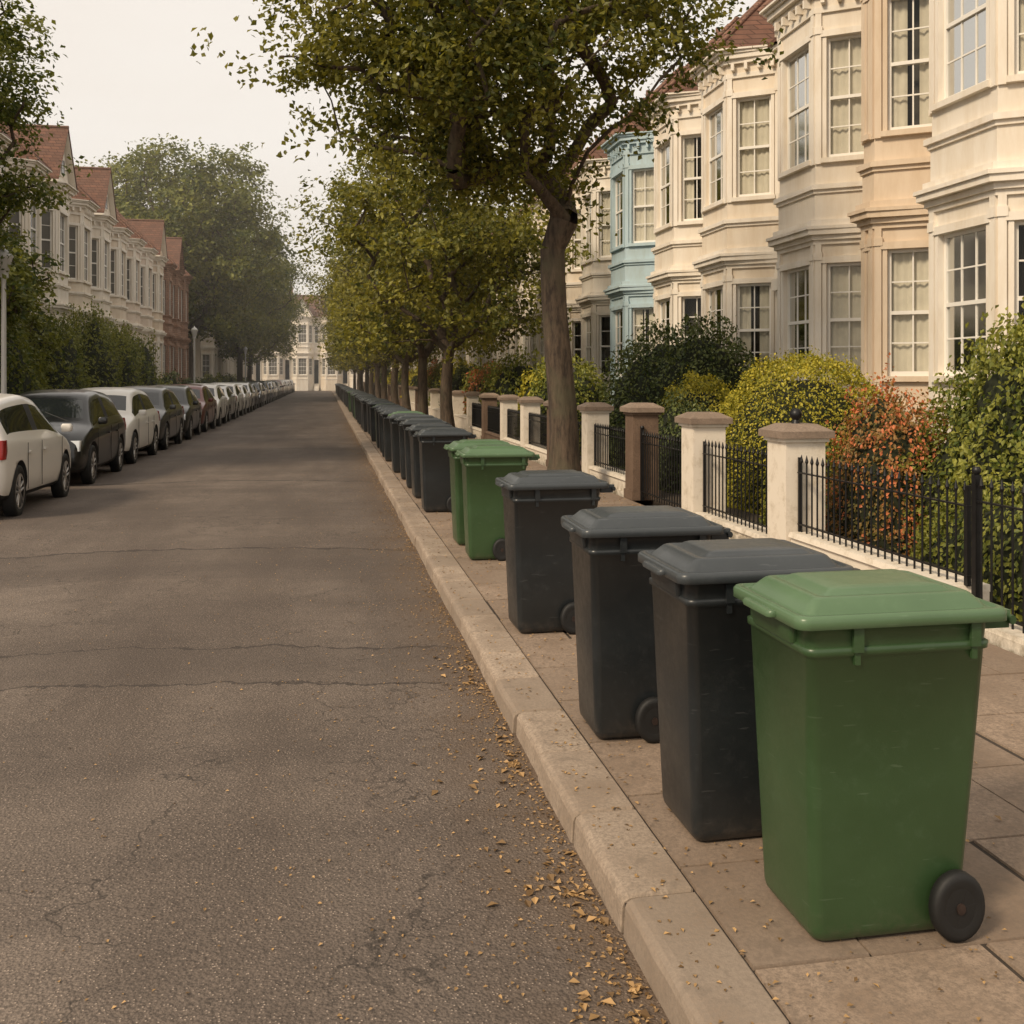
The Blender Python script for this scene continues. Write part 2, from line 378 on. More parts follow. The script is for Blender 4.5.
for x,y,c,a in binsp:
    s=rn.uniform(.98,1.02) if y>14.5 else 1
    mkobj('green_wheelie_bin' if c[0]=='g' else 'grey_wheelie_bin', BM[c],(x,y,PZ),R(a),(.88*s,.88*s,1.06*s))

# ------------------------------------------------------------ houses
def house_mesh(P, seed, chim=True, gable=False):
    rn=random.Random(seed); mb=MB()
    W,TR,FR,GL,IN,CU,RF,BR,DR=range(9)
    dy=.7; dx=.95; ye=P-.15; fw=min(1.5,P-.15-2*dy-.05); ys=ye-2*dy-fw
    plan=[(0,ys),(-dx,ys+dy),(-dx,ys+dy+fw),(0,ye)]
    def fr(p,q):
        u=Vector((q[0]-p[0],q[1]-p[1])); l=u.length; u.normalize(); n=Vector((-u.y,u.x)); return Vector(p),u,n,l
    def fbox(F,u0,u1,n0,n1,z0,z1,m):
        p,u,n,l=F
        c=[p+u*a+n*b for a,b in ((u0,n0),(u1,n0),(u1,n1),(u0,n1))]
        mb.prism([(q.x,q.y) for q in c],z0,z1,m)
    def fquad(F,u0,u1,nn,z0,z1,m):
        p,u,n,l=F; a=p+u*u0+n*nn; b=p+u*u1+n*nn
        mb.add([(a.x,a.y,z0),(b.x,b.y,z0),(b.x,b.y,z1),(a.x,a.y,z1)],[(0,1,2,3)],m)
    def facet(F,z0,z1,u0,u1,w0,w1,cols=2,style=None):
        l=F[3]
        fbox(F,0,u0,-.18,0,z0,z1,W); fbox(F,u1,l,-.18,0,z0,z1,W)
        fbox(F,u0,u1,-.18,0,z0,w0,W); fbox(F,u0,u1,-.18,0,w1,z1,W)
        s=.07
        fbox(F,u0-s,u0,.0,.035,w0,w1,TR); fbox(F,u1,u1+s,.0,.035,w0,w1,TR)
        fbox(F,u0-s-.03,u1+s+.03,.0,.06,w1,w1+.12,TR); fbox(F,u0-s-.03,u1+s+.03,0,.09,w0-.09,w0,TR)
        f=.055; a0,a1=-.14,-.07
        fbox(F,u0,u0+f,a0,a1,w0,w1,FR); fbox(F,u1-f,u1,a0,a1,w0,w1,FR)
        fbox(F,u0+f,u1-f,a0,a1,w0,w0+.08,FR); fbox(F,u0+f,u1-f,a0,a1,w1-f,w1,FR)
        zm=(w0+w1)/2; fbox(F,u0+f,u1-f,a0,a1+.01,zm-.03,zm+.03,FR)
        b=.012
        for k in range(1,cols):
            uc=u0+f+(u1-u0-2*f)*k/cols; fbox(F,uc-b,uc+b,-.115,-.085,w0+.08,w1-f,FR)
        for za,zb in ((w0+.08,zm-.03),(zm+.03,w1-f)):
            zc=(za+zb)/2; fbox(F,u0+f,u1-f,-.113,-.087,zc-b,zc+b,FR)
        fquad(F,u0+f,u1-f,-.10,w0+.08,w1-f,GL)
        fquad(F,u0-.15,u1+.15,-.42,w0-.2,w1+.2,IN)
        st=style if style is not None else rn.choice([0,0,1,2,3])
        p,u,n,l_=F
        def curt(ua,ub,za,zb):
            k=max(6,int((ub-ua)/.035)); v=[]
            for i in range(k+1):
                uu=ua+(ub-ua)*i/k; nn=-.18+.018*math.sin(uu*50+seed)+.008*math.sin(uu*23)
                q=p+u*uu+n*nn; v+=[(q.x,q.y,za),(q.x,q.y,zb)]
            mb.add(v,[(2*i,2*i+2,2*i+3,2*i+1) for i in range(k)],CU,True)
        wd=u1-u0
        if st==0: curt(u0,u1,w0,w1)
        elif st==1: curt(u0,u0+wd*.38,w0,w1); curt(u1-wd*.38,u1,w0,w1)
        elif st==2: curt(u0,u1,w0+(w1-w0)*.40,w1)
        else: curt(u0,u0+wd*.28,w0,w1)
    FA=[fr(plan[i],plan[i+1]) for i in range(3)]
    FA=[(p,u,(n if n.x<0 else -n),l) for p,u,n,l in FA]
    def off(d):
        a=math.atan2(dx,dy)
        return [(0,ys-d/math.sin(a)),(-dx-d,ys+dy-d*math.tan(a/2)),(-dx-d,ys+dy+fw+d*math.tan(a/2)),(0,ye+d/math.sin(a))]
    def off2(d):
        o=off(d)
        return [(-.001,max(o[0][1],ys-.14)),(o[1][0],o[1][1]),(o[2][0],o[2][1]),(-.001,min(o[3][1],P-.004))]
    zG0,zG1=1.5,4.45; zF0,zF1=5.55,8.75
    for F in FA: fbox(F,0,F[3],-.18,0.02,.0,zG0,W)
    for i,F in enumerate(FA):
        l=F[3]; mg=.20 if i!=1 else max(.16,(fw-1.1)/2)
        facet(F,zG0,zG1,mg,l-mg,2.0,4.1,2 if i!=1 else 3,rn.choice([0,0,1,1,2,3]))
        for ss in (0,l-.11): fbox(F,ss,ss+.11,0,.05,zG0,zG1,TR)
        for ss in (-.01,l-.13): fbox(F,ss,ss+.14,0,.07,4.16,4.3,TR)
        facet(F,zF0,zF1,mg,l-mg,6.05,8.3,2 if i!=1 else 3,rn.choice([0,0,0,1,2]))
        for ss in (0,l-.11): fbox(F,ss,ss+.11,0,.045,zF0+.4,zF1,TR)
        for ss in (-.01,l-.13): fbox(F,ss,ss+.14,0,.065,8.36,8.5,TR)
    for z0,z1,d,m in ((1.42,1.52,.06,TR),(4.45,4.53,.05,TR),(4.53,4.62,.10,TR),(4.62,4.72,.20,TR),(4.72,4.78,.24,TR),(4.78,4.9,.12,TR),(4.9,5.40,.02,W),(5.40,5.47,.06,TR),(5.47,5.56,.11,TR),
                      (8.75,8.86,.05,TR),(8.86,9.06,.03,W),(9.06,9.16,.12,TR),(9.16,9.27,.22,TR),(9.27,9.33,.28,TR)):
        mb.prism(off2(d),z0,z1,m)
    for F in FA:
        k=int(F[3]/.28)
        for i in range(k):
            uu=(i+.5)*F[3]/k; fbox(F,uu-.035,uu+.035,.03,.17,8.9,9.06,TR)
    o=off2(.36)
    mb.prism([(x,y) for x,y in o],9.33,9.37,TR)
    if gable:
        yc=ys+dy+fw/2; hw=fw/2+dy*.75; zt=11.5; xf=-dx+.05
        mb.add([(xf,yc-hw,9.37),(xf,yc+hw,9.37),(xf,yc,zt-.15),(xf+.15,yc-hw,9.37),(xf+.15,yc+hw,9.37),(xf+.15,yc,zt-.15)],[(0,1,2),(3,5,4),(0,2,5,3),(1,4,5,2)],W)
        mb.box(xf-.04,xf,yc-.3,yc+.3,9.75,10.45,TR); mb.box(xf-.06,xf-.04,yc-.22,yc+.22,9.82,10.38,GL)
        for sg in (-1,1):
            a=(yc+sg*(hw+.2),9.30)
            for zo,mm,x0_ in ((0,TR,xf-.22),(.09,RF,xf-.26)):
                mb.add([(x0_,a[0],a[1]+zo),(x0_,yc,zt+zo),(3.6,yc,zt+zo),(3.6,a[0],a[1]+zo),(x0_,a[0],a[1]+zo+.07),(x0_,yc,zt+zo+.07),(3.6,yc,zt+zo+.07),(3.6,a[0],a[1]+zo+.07)],
                   [(0,1,2,3),(4,7,6,5),(0,4,5,1),(0,3,7,4)],mm)
        mb.cyl((xf-.26,yc,zt+.17),(3.4,yc,zt+.17),.06,n=8,m=BR)
    else:
        zr_=11.7; ap0=(1.0,ys+dy+fw*.35,zr_); ap1=(1.0,ys+dy+fw*.65,zr_)
        base=[(x,y,9.375) for x,y in o]
        base[0]=(1.0,base[0][1],9.375); base[3]=(1.0,base[3][1],9.375)
        mb.add(base+[ap0,ap1],[(0,1,4),(1,2,5,4),(2,3,5),(0,3,2,1),(0,4,5,3)],RF)
        mb.cyl((1.0,ap0[1],zr_+.01),(1.6,ap1[1],zr_+.01),.07,n=8,m=BR)
        for q0,q1 in ((base[1],ap0),(base[2],ap1)): mb.cyl(q0,q1,.055,n=6,m=BR)
    G=(Vector((0,0)),Vector((0,1)),Vector((-1,0)),ys)
    if ys>.5:
        u0,u1=.12,ys-.12
        facet(G,4.6,9.2,u0+.05,u1-.05,6.05,8.2,1,0)
        fbox(G,0,u0,-.18,0,0,4.6,W); fbox(G,u1,ys,-.18,0,0,4.6,W); fbox(G,u0,u1,-.18,0,3.9,4.6,W)
        fbox(G,u0,u1,-.9,-.86,.9,3.3,DR); fbox(G,u0,u1,-.89,-.85,3.3,3.9,GL)
        fbox(G,u0,u1,-.9,0,0,.9,TR); fbox(G,u0,u1,0,.35,0,.6,TR); fbox(G,u0,u1,.35,.7,0,.3,TR)
        fbox(G,u0+.1,u1-.1,-.86,-.84,1.1,1.9,DR); fbox(G,u0+.1,u1-.1,-.86,-.84,2.1,3.1,DR)
        fbox(G,u0-.1,u0,0,.10,.6,3.9,TR); fbox(G,u1,u1+.1,0,.10,.6,3.9,TR); fbox(G,u0-.12,u1+.1,0,.22,3.9,4.15,TR)
    else:
        fbox(G,0,ys,-.18,0,0,9.2,W)
    fbox((Vector((0,ye)),Vector((0,1)),Vector((-1,0)),P-ye),0,P-ye,-.18,0,0,9.2,W)
    mb.box(-.09,.0,0.003,max(ys-.15,.02),4.6,4.75,TR); mb.box(-.16,0,0.003,max(ys-.15,.02),4.75,4.83,TR)
    mb.box(-.22,0,0.003,P-.003,9.205,9.30,TR); mb.box(-.12,0,.003,P-.003,9.0,9.2,TR)
    mb.cyl((-.06,P-.07,.1),(-.06,P-.07,9.0),.04,n=8,m=TR)
    for a,b in ((.004,.10),(P-.10,P-.004)):
        mb.add([(.181,a,0),(8,a,0),(8,a,9.2),(4,a,12.1),(.181,a,9.3),(.181,b,0),(8,b,0),(8,b,9.2),(4,b,12.1),(.181,b,9.3)],
           [(0,4,3,2,1),(5,6,7,8,9),(0,1,6,5),(1,2,7,6),(2,3,8,7),(3,4,9,8),(4,0,5,9)],W)
    mb.box(7.8,8.0,.1,P-.1,0,9.2,W)
    mb.box(.19,.6,.11,P-.11,8.9,9.0,W)
    mb.add([(-.3,.002,9.31),(4,.002,12.25),(8.2,.002,9.2),(-.3,P-.002,9.31),(4,P-.002,12.25),(8.2,P-.002,9.2),
            (-.3,.002,9.39),(4,.002,12.35),(8.2,.002,9.3),(-.3,P-.002,9.39),(4,P-.002,12.35),(8.2,P-.002,9.3)],
           [(6,7,10,9),(7,8,11,10),(0,3,4,1),(1,4,5,2),(0,6,9,3),(0,1,7,6),(1,2,8,7),(3,9,10,4),(4,10,11,5)],RF)
    mb.cyl((4,.01,12.37),(4,P-.01,12.37),.09,n=8,m=BR)
    if chim:
        mb.box(2.8,3.8,-.22,.27,10.6,13.1,BR); mb.box(2.72,3.88,-.30,.35,13.1,13.22,BR); mb.box(2.78,3.82,-.24,.29,13.22,13.33,BR)
        for k in range(3):
            mb.cyl((3.0+.3*k,.02,13.33),(3.0+.3*k,.02,13.7),.10,.08,n=10,m=BR)
    return mb.mesh('terraced_house',[M_stw,M_trim,M_frame,M_glass,M_int,M_curt,M_roof,M_brick,M_door])
M_stw=mat_stucco('white_stucco',(.78,.72,.63))
cols=dict(white=M_stw, beige=mat_stucco('beige_stucco',(.68,.56,.43)), cream=mat_stucco('cream_stucco',(.75,.66,.54)), sand=mat_stucco('sand_stucco',(.72,.62,.50)),
          pink=mat_stucco('pale_pink_stucco',(.72,.61,.51)), blue=mat_stucco('pale_blue_stucco',(.43,.55,.60)), white2=mat_stucco('offwhite_stucco',(.76,.69,.59)),
          terra=mat_tiles('brick_wall',(.42,.25,.17),(.33,.20,.135)), grey=mat_stucco('grey_stucco',(.62,.60,.56)))
def place_house(me,loc,rot,col,sc=None,trim=True,farg=False):
    o=mkobj('terraced_house',me,loc,rot,sc)
    o.material_slots[0].link='OBJECT'; o.material_slots[0].material=cols[col]
    if not trim:
        o.material_slots[1].link='OBJECT'; o.material_slots[1].material=cols[col]
    if farg:
        o.material_slots[3].link='OBJECT'; o.material_slots[3].material=M_farglass
    return o
far=[13.66,15.6,18.8,22.95,26.5,30.8,34.5,38.2]; hc=['white','beige','white2','cream','white2','blue','white','cream']
XW=9.95
prev=13.66-3.9+.85
for i,(yf,c) in enumerate(zip(far,hc)):
    end=yf+.85; P=end-prev
    me=house_mesh(P,20+i,i%2==0); place_house(me,(XW,prev,0),0,c,trim=c not in('beige','blue')); prev=end
std=[house_mesh(3.9,50+k,k==0,k==1) for k in range(3)]
place_house(std[0],(XW,far[0]+.85-7.8,0),0,'cream'); place_house(std[2],(XW,far[0]+.85-11.7,0),0,'white')
seq=['cream','white','sand','white2','cream','cream','white','sand','white2']
k=0
while prev<138:
    place_house(std[(0,2)[k%2]],(XW,prev,0),0,seq[k%9],farg=prev>55); prev+=3.9; k+=1
y=24; k=0; lc=['white','white2','grey','white','white','cream','white2','sand','pink','pink','beige','terra','terra','terra']
while k<14:
    y+=3.9; place_house(std[(1,2,0,2,1,0)[k%6]],(-10.9,y,0),math.pi,lc[k],trim=lc[k]!='terra',farg=True); k+=1
y+=14; k=0
while y<138:
    y+=3.9; place_house(std[k%3],(-10.9,y,0),math.pi,seq[(k*2)%9],farg=True); k+=1
for k in range(16):
    place_house(std[k%3],(-36+k*4.4+4.4,158,0),R(90),['cream','white','white2','white'][k%4],(1.12,1.12,1.22),farg=True)

# ------------------------------------------------------------ garden walls, pillars, railings
def pillar(x,y,w,h,mat,ball=False):
    mb=MB(); mb.cur=random.Random(int(y*10)).random()
    mb.box(-.0,w,-w/2,w/2,0,.14,0); mb.box(.02,w-.02,-w/2+.02,w/2-.02,.14,h-.13,0)
    mb.box(-.01,w+.01,-w/2-.01,w/2+.01,h-.13,h-.09,0)
    mb.box(-.05,w+.05,-w/2-.05,w/2+.05,h-.09,h-.02,1); mb.frustbox(-.05,w+.05,-w/2-.05,w/2+.05,h-.02,h+.05,.13,1)
    if ball:
        mb.cyl((w/2,0,h+.04),(w/2,0,h+.09),.05,.03,n=12,m=2); mb.sphere((w/2,0,h+.145),.065,2)
    mb.obj('gate_pillar',[mat,M_cap,M_iron],(x,y,PZ),rnd=True)
XG=4.56
def plinth(y0,y1,h=.3,mat=None,x=XG+.03):
    mb=MB(); mb.cur=.5
    mb.box(x+.03,x+.30,y0,y1,PZ+.072,PZ+h-.05,0); mb.frustbox(x,x+.33,y0,y1,PZ+h-.05,PZ+h,.012,0)
    mb.box(x-.0,x+.33,y0,y1,PZ-.04,PZ+.07,0)
    mb.obj('garden_wall',[mat or M_wallw],rnd=True)
def railing(y0,y1,zb,zt,x=XG+.15,gate=False,name='iron_railing'):
    mb=MB(); n=max(2,int((y1-y0)/.105))
    mb.box(x-.02,x+.02,y0,y1,zt-.16,zt-.148,0); mb.box(x-.02,x+.02,y0,y1,zb+.07,zb+.082,0)
    for i in range(n):
        y=y0+(i+.5)*(y1-y0)/n
        mb.cyl((x,y,zb),(x,y,zt-.06),.009,n=6); mb.cyl((x,y,zt-.06),(x,y,zt-.035),.009,.018,n=6); mb.cyl((x,y,zt-.035),(x,y,zt+.03),.018,.002,n=6)
    if gate:
        for yy in (y0,y1):
            mb.box(x-.025,x+.025,yy-.025,yy+.025,PZ,zt+.04); mb.sphere((x,yy,zt+.07),.035,0,10)
    else:
        for yy in (y0+.02,y1-.02): mb.box(x-.016,x+.016,yy-.016,yy+.016,zb,zt)
    mb.obj(name,[M_iron])
plinth(1.5,5.15); railing(1.5,5.15,PZ+.3,1.17)
railing(5.25,6.6,PZ+.08,1.22,gate=True,name='garden_gate'); plinth(5.15,6.65,.10,x=XG+.02)
plinth(6.7,9.4); railing(6.68,9.4,PZ+.3,1.17)
pillar(XG,9.64,.47,1.33,M_wallw,True)
plinth(9.88,11.98,.16); railing(9.88,11.98,PZ+.16,1.17)
pillar(XG,12.22,.47,1.36,M_wallw)
railing(12.48,14.48,PZ+.06,1.15,gate=True,name='garden_gate')
pillar(XG,14.72,.44,1.42,M_brown)
pm=[(17.4,M_wallw),(20.3,M_brown),(23.2,M_wallw),(26.0,M_wallw),(29.2,M_brown),(32.4,M_wallw)]
py=14.94
for yy,m_ in pm:
    plinth(py,yy-.22,.3,m_); railing(py,yy-.22,PZ+.3,1.15); pillar(XG,yy,.44,1.36,m_); py=yy+.22
for k in range(24):
    yy=py+3.6; m_=[M_wallw,M_brown,M_wallw][k%3]
    plinth(py,yy-.22,.55,m_); pillar(XG,yy,.44,1.35,m_); py=yy+.22
py=20
for k in range(26):
    yy=py+3.9; plinth(py,yy-.22,.85,M_wallw,-9.0); pillar(-9.1,yy,.44,1.35,M_wallw); py=yy+.22

# ------------------------------------------------------------ leaves / trees / hedges
def leaf_mesh(P, Nrm, size, rs, fold=.25, rndv=None):
    n=len(P); rng=np.random.default_rng(rs)
    Nn=Nrm/np.linalg.norm(Nrm,axis=1,keepdims=True)
    t=rng.normal(size=(n,3)); t-= (t*Nn).sum(1,keepdims=True)*Nn; t/=np.linalg.norm(t,axis=1,keepdims=True)
    b=np.cross(Nn,t); s=size*rng.uniform(.65,1.25,size=(n,1))
    v0=P-t*s*.5; v2=P+t*s*.5; up=Nn*s*fold*.5
    v1=P-t*s*.05+b*s*.33+up; v3=P-t*s*.05-b*s*.33+up
    V=np.stack([v0,v1,v2,v3],1).reshape(-1,3)
    base=np.arange(n)[:,None]*4
    F=np.concatenate([base+np.array([[0,1,2]]),base+np.array([[0,2,3]])],1).reshape(-1,3)
    rv=np.repeat(rng.random(n) if rndv is None else rndv,2)
    return V,F,rv
def build(name, V, F, rv, matleaf, mb=None, mbmats=None):
    me=bpy.data.meshes.new(name)
    nv=len(V); nf=len(F)
    if mb is not None and mb.v:
        ov=np.array(mb.v); me.vertices.add(nv+len(ov)); allv=np.concatenate([V,ov])
        fl=[list(np.array(f)+nv) for f in mb.f]
        ls=np.array([3]*nf+[len(f) for f in fl]); li=np.concatenate([F.reshape(-1)]+[np.array(f) for f in fl])
    else:
        me.vertices.add(nv); allv=V; fl=[]; ls=np.full(nf,3); li=F.reshape(-1)
    me.vertices.foreach_set('co',allv.reshape(-1).astype(np.float32))
    me.loops.add(len(li)); me.loops.foreach_set('vertex_index',li.astype(np.int32))
    me.polygons.add(len(ls)); st=np.concatenate([[0],np.cumsum(ls)[:-1]])
    me.polygons.foreach_set('loop_start',st.astype(np.int32))
    me.polygons.foreach_set('material_index',np.array([0]*nf+[1]*len(fl),dtype=np.int32))
    me.materials.append(matleaf)
    for m_ in (mbmats or []): me.materials.append(m_)
    a=me.attributes.new('rnd','FLOAT','FACE'); a.data.foreach_set('value',np.concatenate([rv,np.full(len(fl),.5)]).astype(np.float32))
    me.polygons.foreach_set('use_smooth',np.array([False]*nf+[True]*len(fl)))
    me.update(calc_edges=True); me.validate()
    return me
def tree_mesh(name, fork, tr, cc, rad, ncl, lpc, lsize, matleaf, seed, crad=.62, lean=(0,0), trunk_sides=16):
    rng=np.random.default_rng(seed)
    nodes=[]; par=[]
    nt_=9
    for i in range(nt_):
        t=i/(nt_-1); nodes.append(np.array([lean[0]*t**1.3+.05*math.sin(t*5+seed),lean[1]*t+.04*math.sin(t*4+seed*2),fork*t])); par.append(i-1)
    tgt=[]
    while len(tgt)<ncl:
        d=rng.normal(size=3); d/=np.linalg.norm(d); r=rng.random()**(1/2.6)
        lump=1+.22*noise.noise(Vector((d[0]*2+seed,d[1]*2,d[2]*2)))+.10*noise.noise(Vector((d[0]*5,d[1]*5+seed,d[2]*5)))
        p=np.array(cc)+d*np.array(rad)*r*lump
        if p[2]<cc[2]-rad[2]*.88: continue
        hole=noise.noise(Vector((p[0]*.55+seed*3,p[1]*.55,p[2]*.55)))
        if hole<-.25: continue
        tgt.append(p)
    top=nodes[-1]
    tgt.sort(key=lambda p:np.linalg.norm(p-top))
    tips=[]
    for p in tgt:
        arr=np.array(nodes[nt_-2:]); d=np.linalg.norm(arr-p,axis=1); dn=np.linalg.norm(arr-top,axis=1)
        c=d+.42*dn + np.where(arr[:,2]>p[2]+.4,.8,0); j=int(np.argmin(c))+nt_-2
        a=nodes[j]; dist=np.linalg.norm(p-a); k=max(2,int(dist/.45)); last=j
        ctrl=(a+p)/2+np.array([0,0,dist*.10])+rng.normal(size=3)*dist*.06
        for i in range(1,k+1):
            t=i/k; q=(1-t)**2*a+2*t*(1-t)*ctrl+t*t*p+ (rng.normal(size=3)*.03 if i<k else 0)
            nodes.append(q); par.append(last); last=len(nodes)-1
        tips.append(last)
    e=2.15; w=np.zeros(len(nodes))
    for t in tips: w[t]+=1
    for i in range(len(nodes)-1,0,-1): w[par[i]]+=w[i]
    w=np.maximum(w,1); rr_=tr*(w/w[0])**(1/e)
    mb=MB()
    rings=[]
    for i in range(nt_):
        z=nodes[i][2]; r=tr*(1-.18*(i/(nt_-1)))+tr*.55*math.exp(-z/.22)
        rings.append([(nodes[i][0]+r*(1+.06*math.sin(3*a+z)+.04*math.sin(7*a+seed))*math.cos(a),nodes[i][1]+r*(1+.06*math.sin(3*a+z)+.04*math.sin(7*a+seed))*math.sin(a),z-.05*(i==0)) for a in [2*math.pi*k/trunk_sides for k in range(trunk_sides)]])
    mb.loft(rings,0)
    for i in range(nt_,len(nodes)):
        p=par[i]; r0=rr_[p] if par[p]>=0 and p>=nt_ else min(rr_[i]*1.25,tr*.8); r1=rr_[i]
        mb.cyl(nodes[p],nodes[i],min(r0,r1*1.6),r1,n=8 if r1>.03 else 4,cap=False)
    P=[];Nm=[];rv=[]
    for p in tgt:
        R_=crad*rng.uniform(.7,1.25); k=int(lpc*rng.uniform(.6,1.3))
        sub=rng.normal(size=(7,3))*R_*np.array([.55,.55,.38])
        idx=rng.integers(0,7,k)
        q=p+sub[idx]+rng.normal(size=(k,3))*R_*np.array([.27,.27,.2])
        P.append(q); out=(q-np.array(cc)); out/=np.linalg.norm(out,axis=1,keepdims=True)+1e-6
        Nm.append(rng.normal(size=(k,3))*.6+np.array([0,0,.7])+out*.4)
        rv.append(np.clip(rng.normal(rng.uniform(.25,.75),.20,k),0,1))
    P=np.concatenate(P);Nm=np.concatenate(Nm);rv=np.concatenate(rv)
    V,F,rv2=leaf_mesh(P,Nm,lsize,seed,rndv=rv)
    return build(name,V,F,rv2,matleaf,mb,[M_bark])
me=tree_mesh('street_tree',3.9,.235,(-1.35,-.1,8.1),(3.2,3.3,3.7),320,220,.11,M_leaf1,7,.58,(-.15,0),20)
mkobj('street_tree',me,(3.75,15.6,PZ))
tv=[tree_mesh('street_tree',2.6,.20,(0,0,6.6),(3.9,4.1,4.2),190,125,.175,M_leaf2,s,.72) for s in (21,22,23)]
ty=[31,39,47,55,64,73,82,92,103,115,128]
for i,yy in enumerate(ty):
    s=[1,1.02,.97,1.05][i%4]; mkobj('street_tree',tv[i%3],(3.75+.05*math.sin(i*3),yy,PZ),i*2.1,s)
big=[tree_mesh('street_tree',4.4,.36,(0,0,10.6),(6.6,6.6,7.0),380,130,.30,M_leafd,s,1.15) for s in (31,32)]
mkobj('street_tree',big[0],(-10.8,84,PZ),.5,1.18); mkobj('street_tree',big[1],(-8.0,99,PZ),1.5,(.78,.8,.98)); mkobj('street_tree',big[0],(-8.6,120,PZ),2.5,.85)
mkobj('street_tree',big[1],(-18,90,PZ),2.9,1.12)
me=tree_mesh('street_tree',3.3,.2,(0,0,7.2),(2.8,3.0,4.2),270,200,.12,M_leafd,41,.55); mkobj('street_tree',me,(-8.4,21.2,PZ),0)
me=tree_mesh('garden_tree',1.6,.14,(0,0,3.7),(2.0,2.2,2.1),90,130,.15,M_leafd,43,.55); mkobj('garden_tree',me,(-9.2,27.5,.13),0,1.1); mkobj('garden_tree',me,(-9.9,32,.13),2,.9)

def hedge(name, loc, dims, n, ls, mat, seed, power=2.6, lump=.16, thick=.10, rot=0):
    rng=np.random.default_rng(seed); a,b,c=dims
    d=rng.normal(size=(n,3)); d[:,2]=np.abs(d[:,2])*1.0-.25*rng.random(n); d/=np.linalg.norm(d,axis=1,keepdims=True)
    k=(np.abs(d)**power).sum(1)**(-1/power)
    lm=np.array([1+lump*noise.noise(Vector(q)*2.3+Vector((seed,0,0)))+lump*.8*noise.noise(Vector(q)*6+Vector((seed,3,0))) for q in d])
    Rr=k*lm*(1-thick*rng.random(n)**1.2+.05*(rng.random(n)<.12)*rng.random(n)*1.5)
    P=d*Rr[:,None]*np.array([a,b,c]); P[:,2]=np.maximum(P[:,2],-.02); P[:,2]+=.05
    V,F,rv=leaf_mesh(P,d/np.array([a,b,c])+rng.normal(size=(n,3))*.75+np.array([0,0,.3]),ls,seed,rndv=np.clip(rng.normal(.5,.24,n)+ (lm-1)*1.6,0,1))
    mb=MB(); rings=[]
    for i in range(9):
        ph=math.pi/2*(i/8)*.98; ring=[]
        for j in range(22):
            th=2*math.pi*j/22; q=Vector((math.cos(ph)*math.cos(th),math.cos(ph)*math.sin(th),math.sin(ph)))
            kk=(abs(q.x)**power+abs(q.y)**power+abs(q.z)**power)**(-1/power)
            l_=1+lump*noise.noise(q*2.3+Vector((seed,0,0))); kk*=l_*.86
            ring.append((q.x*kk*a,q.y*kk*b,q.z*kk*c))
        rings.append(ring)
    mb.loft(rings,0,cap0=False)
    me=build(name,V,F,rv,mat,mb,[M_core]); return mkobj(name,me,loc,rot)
hedge('laurel_bush',(6.65,8.5,.13),(.90,1.2,2.28),20000,.06,M_hg,1,2.5,.22,.17)
hedge('red_bush',(6.0,9.85,.13),(.62,.75,1.58),10000,.05,M_hr,2,2.4,.26,.2)
hedge('laurel_bush',(5.5,7.2,.13),(.42,1.2,.85),5000,.055,M_hg,12,2.3,.25,.18)
hedge('round_hedge',(6.78,13.4,.13),(1.12,1.35,2.05),27000,.045,M_hy,3,3.0,.08,.06)
hedge('round_hedge',(6.6,17.0,.13),(.75,.95,1.80),9000,.055,M_hy,4,2.6,.10,.08)
hedge('dark_bush',(7.5,20.0,.13),(1.75,1.8,2.8),15000,.085,M_hd,5,2.7,.18,.13)
hedge('laurel_bush',(5.9,11.2,.13),(.6,.9,1.1),4500,.06,M_hg,16,2.4,.2,.15)
hedge('dark_bush',(5.9,16.0,.13),(.6,1.2,1.45),5000,.06,M_hd,17,2.4,.2,.15)
hedge('laurel_bush',(6.0,24.5,.13),(1.1,1.7,2.2),6000,.10,M_hg,7,2.5,.22,.13)
rnh=random.Random(77)
for k,yy in enumerate(np.arange(27.5,120,3.4)):
    m_=[M_hy,M_hg,M_hr,M_hg,M_hd][k%5]
    hedge(['garden_hedge','laurel_bush','red_bush','laurel_bush','dark_bush'][k%5],(5.9+rnh.uniform(-.2,.5),yy,.13),(1.0,1.75,rnh.uniform(1.7,2.6)),3600 if yy<60 else 1200,.12 if yy<60 else .22,m_,100+k,2.5,.22,.13)
hedge('dark_bush',(-9.0,24.0,.13),(1.3,2.4,2.7),8000,.11,M_leafd,8,2.4,.25,.18)
hedge('dark_bush',(-8.9,29.5,.13),(1.2,2.6,3.5),10000,.12,M_leafd,9,2.4,.25,.18)
hedge('dark_bush',(-8.9,35.0,.13),(1.2,2.7,3.9),10000,.12,M_leafd,10,2.4,.28,.2)
hedge('dark_bush',(-8.9,40.5,.13),(1.2,2.5,4.2),9000,.13,M_leafd,11,2.4,.28,.2)
hedge('dark_bush',(-8.9,45.0,.13),(1.2,2.3,4.2),7000,.14,M_leafd,13,2.4,.28,.2)
hedge('dark_bush',(-8.9,49.5,.13),(1.2,2.3,3.9),6000,.14,M_leafd,14,2.4,.28,.2)
for k,yy in enumerate(np.arange(54,130,4.6)):
    hedge('garden_hedge',(-9.3,yy,.13),(.9,2.1,rnh.uniform(1.3,2.1)),1200,.2,[M_hd,M_hg][k%2],200+k,2.5,.25,.15)

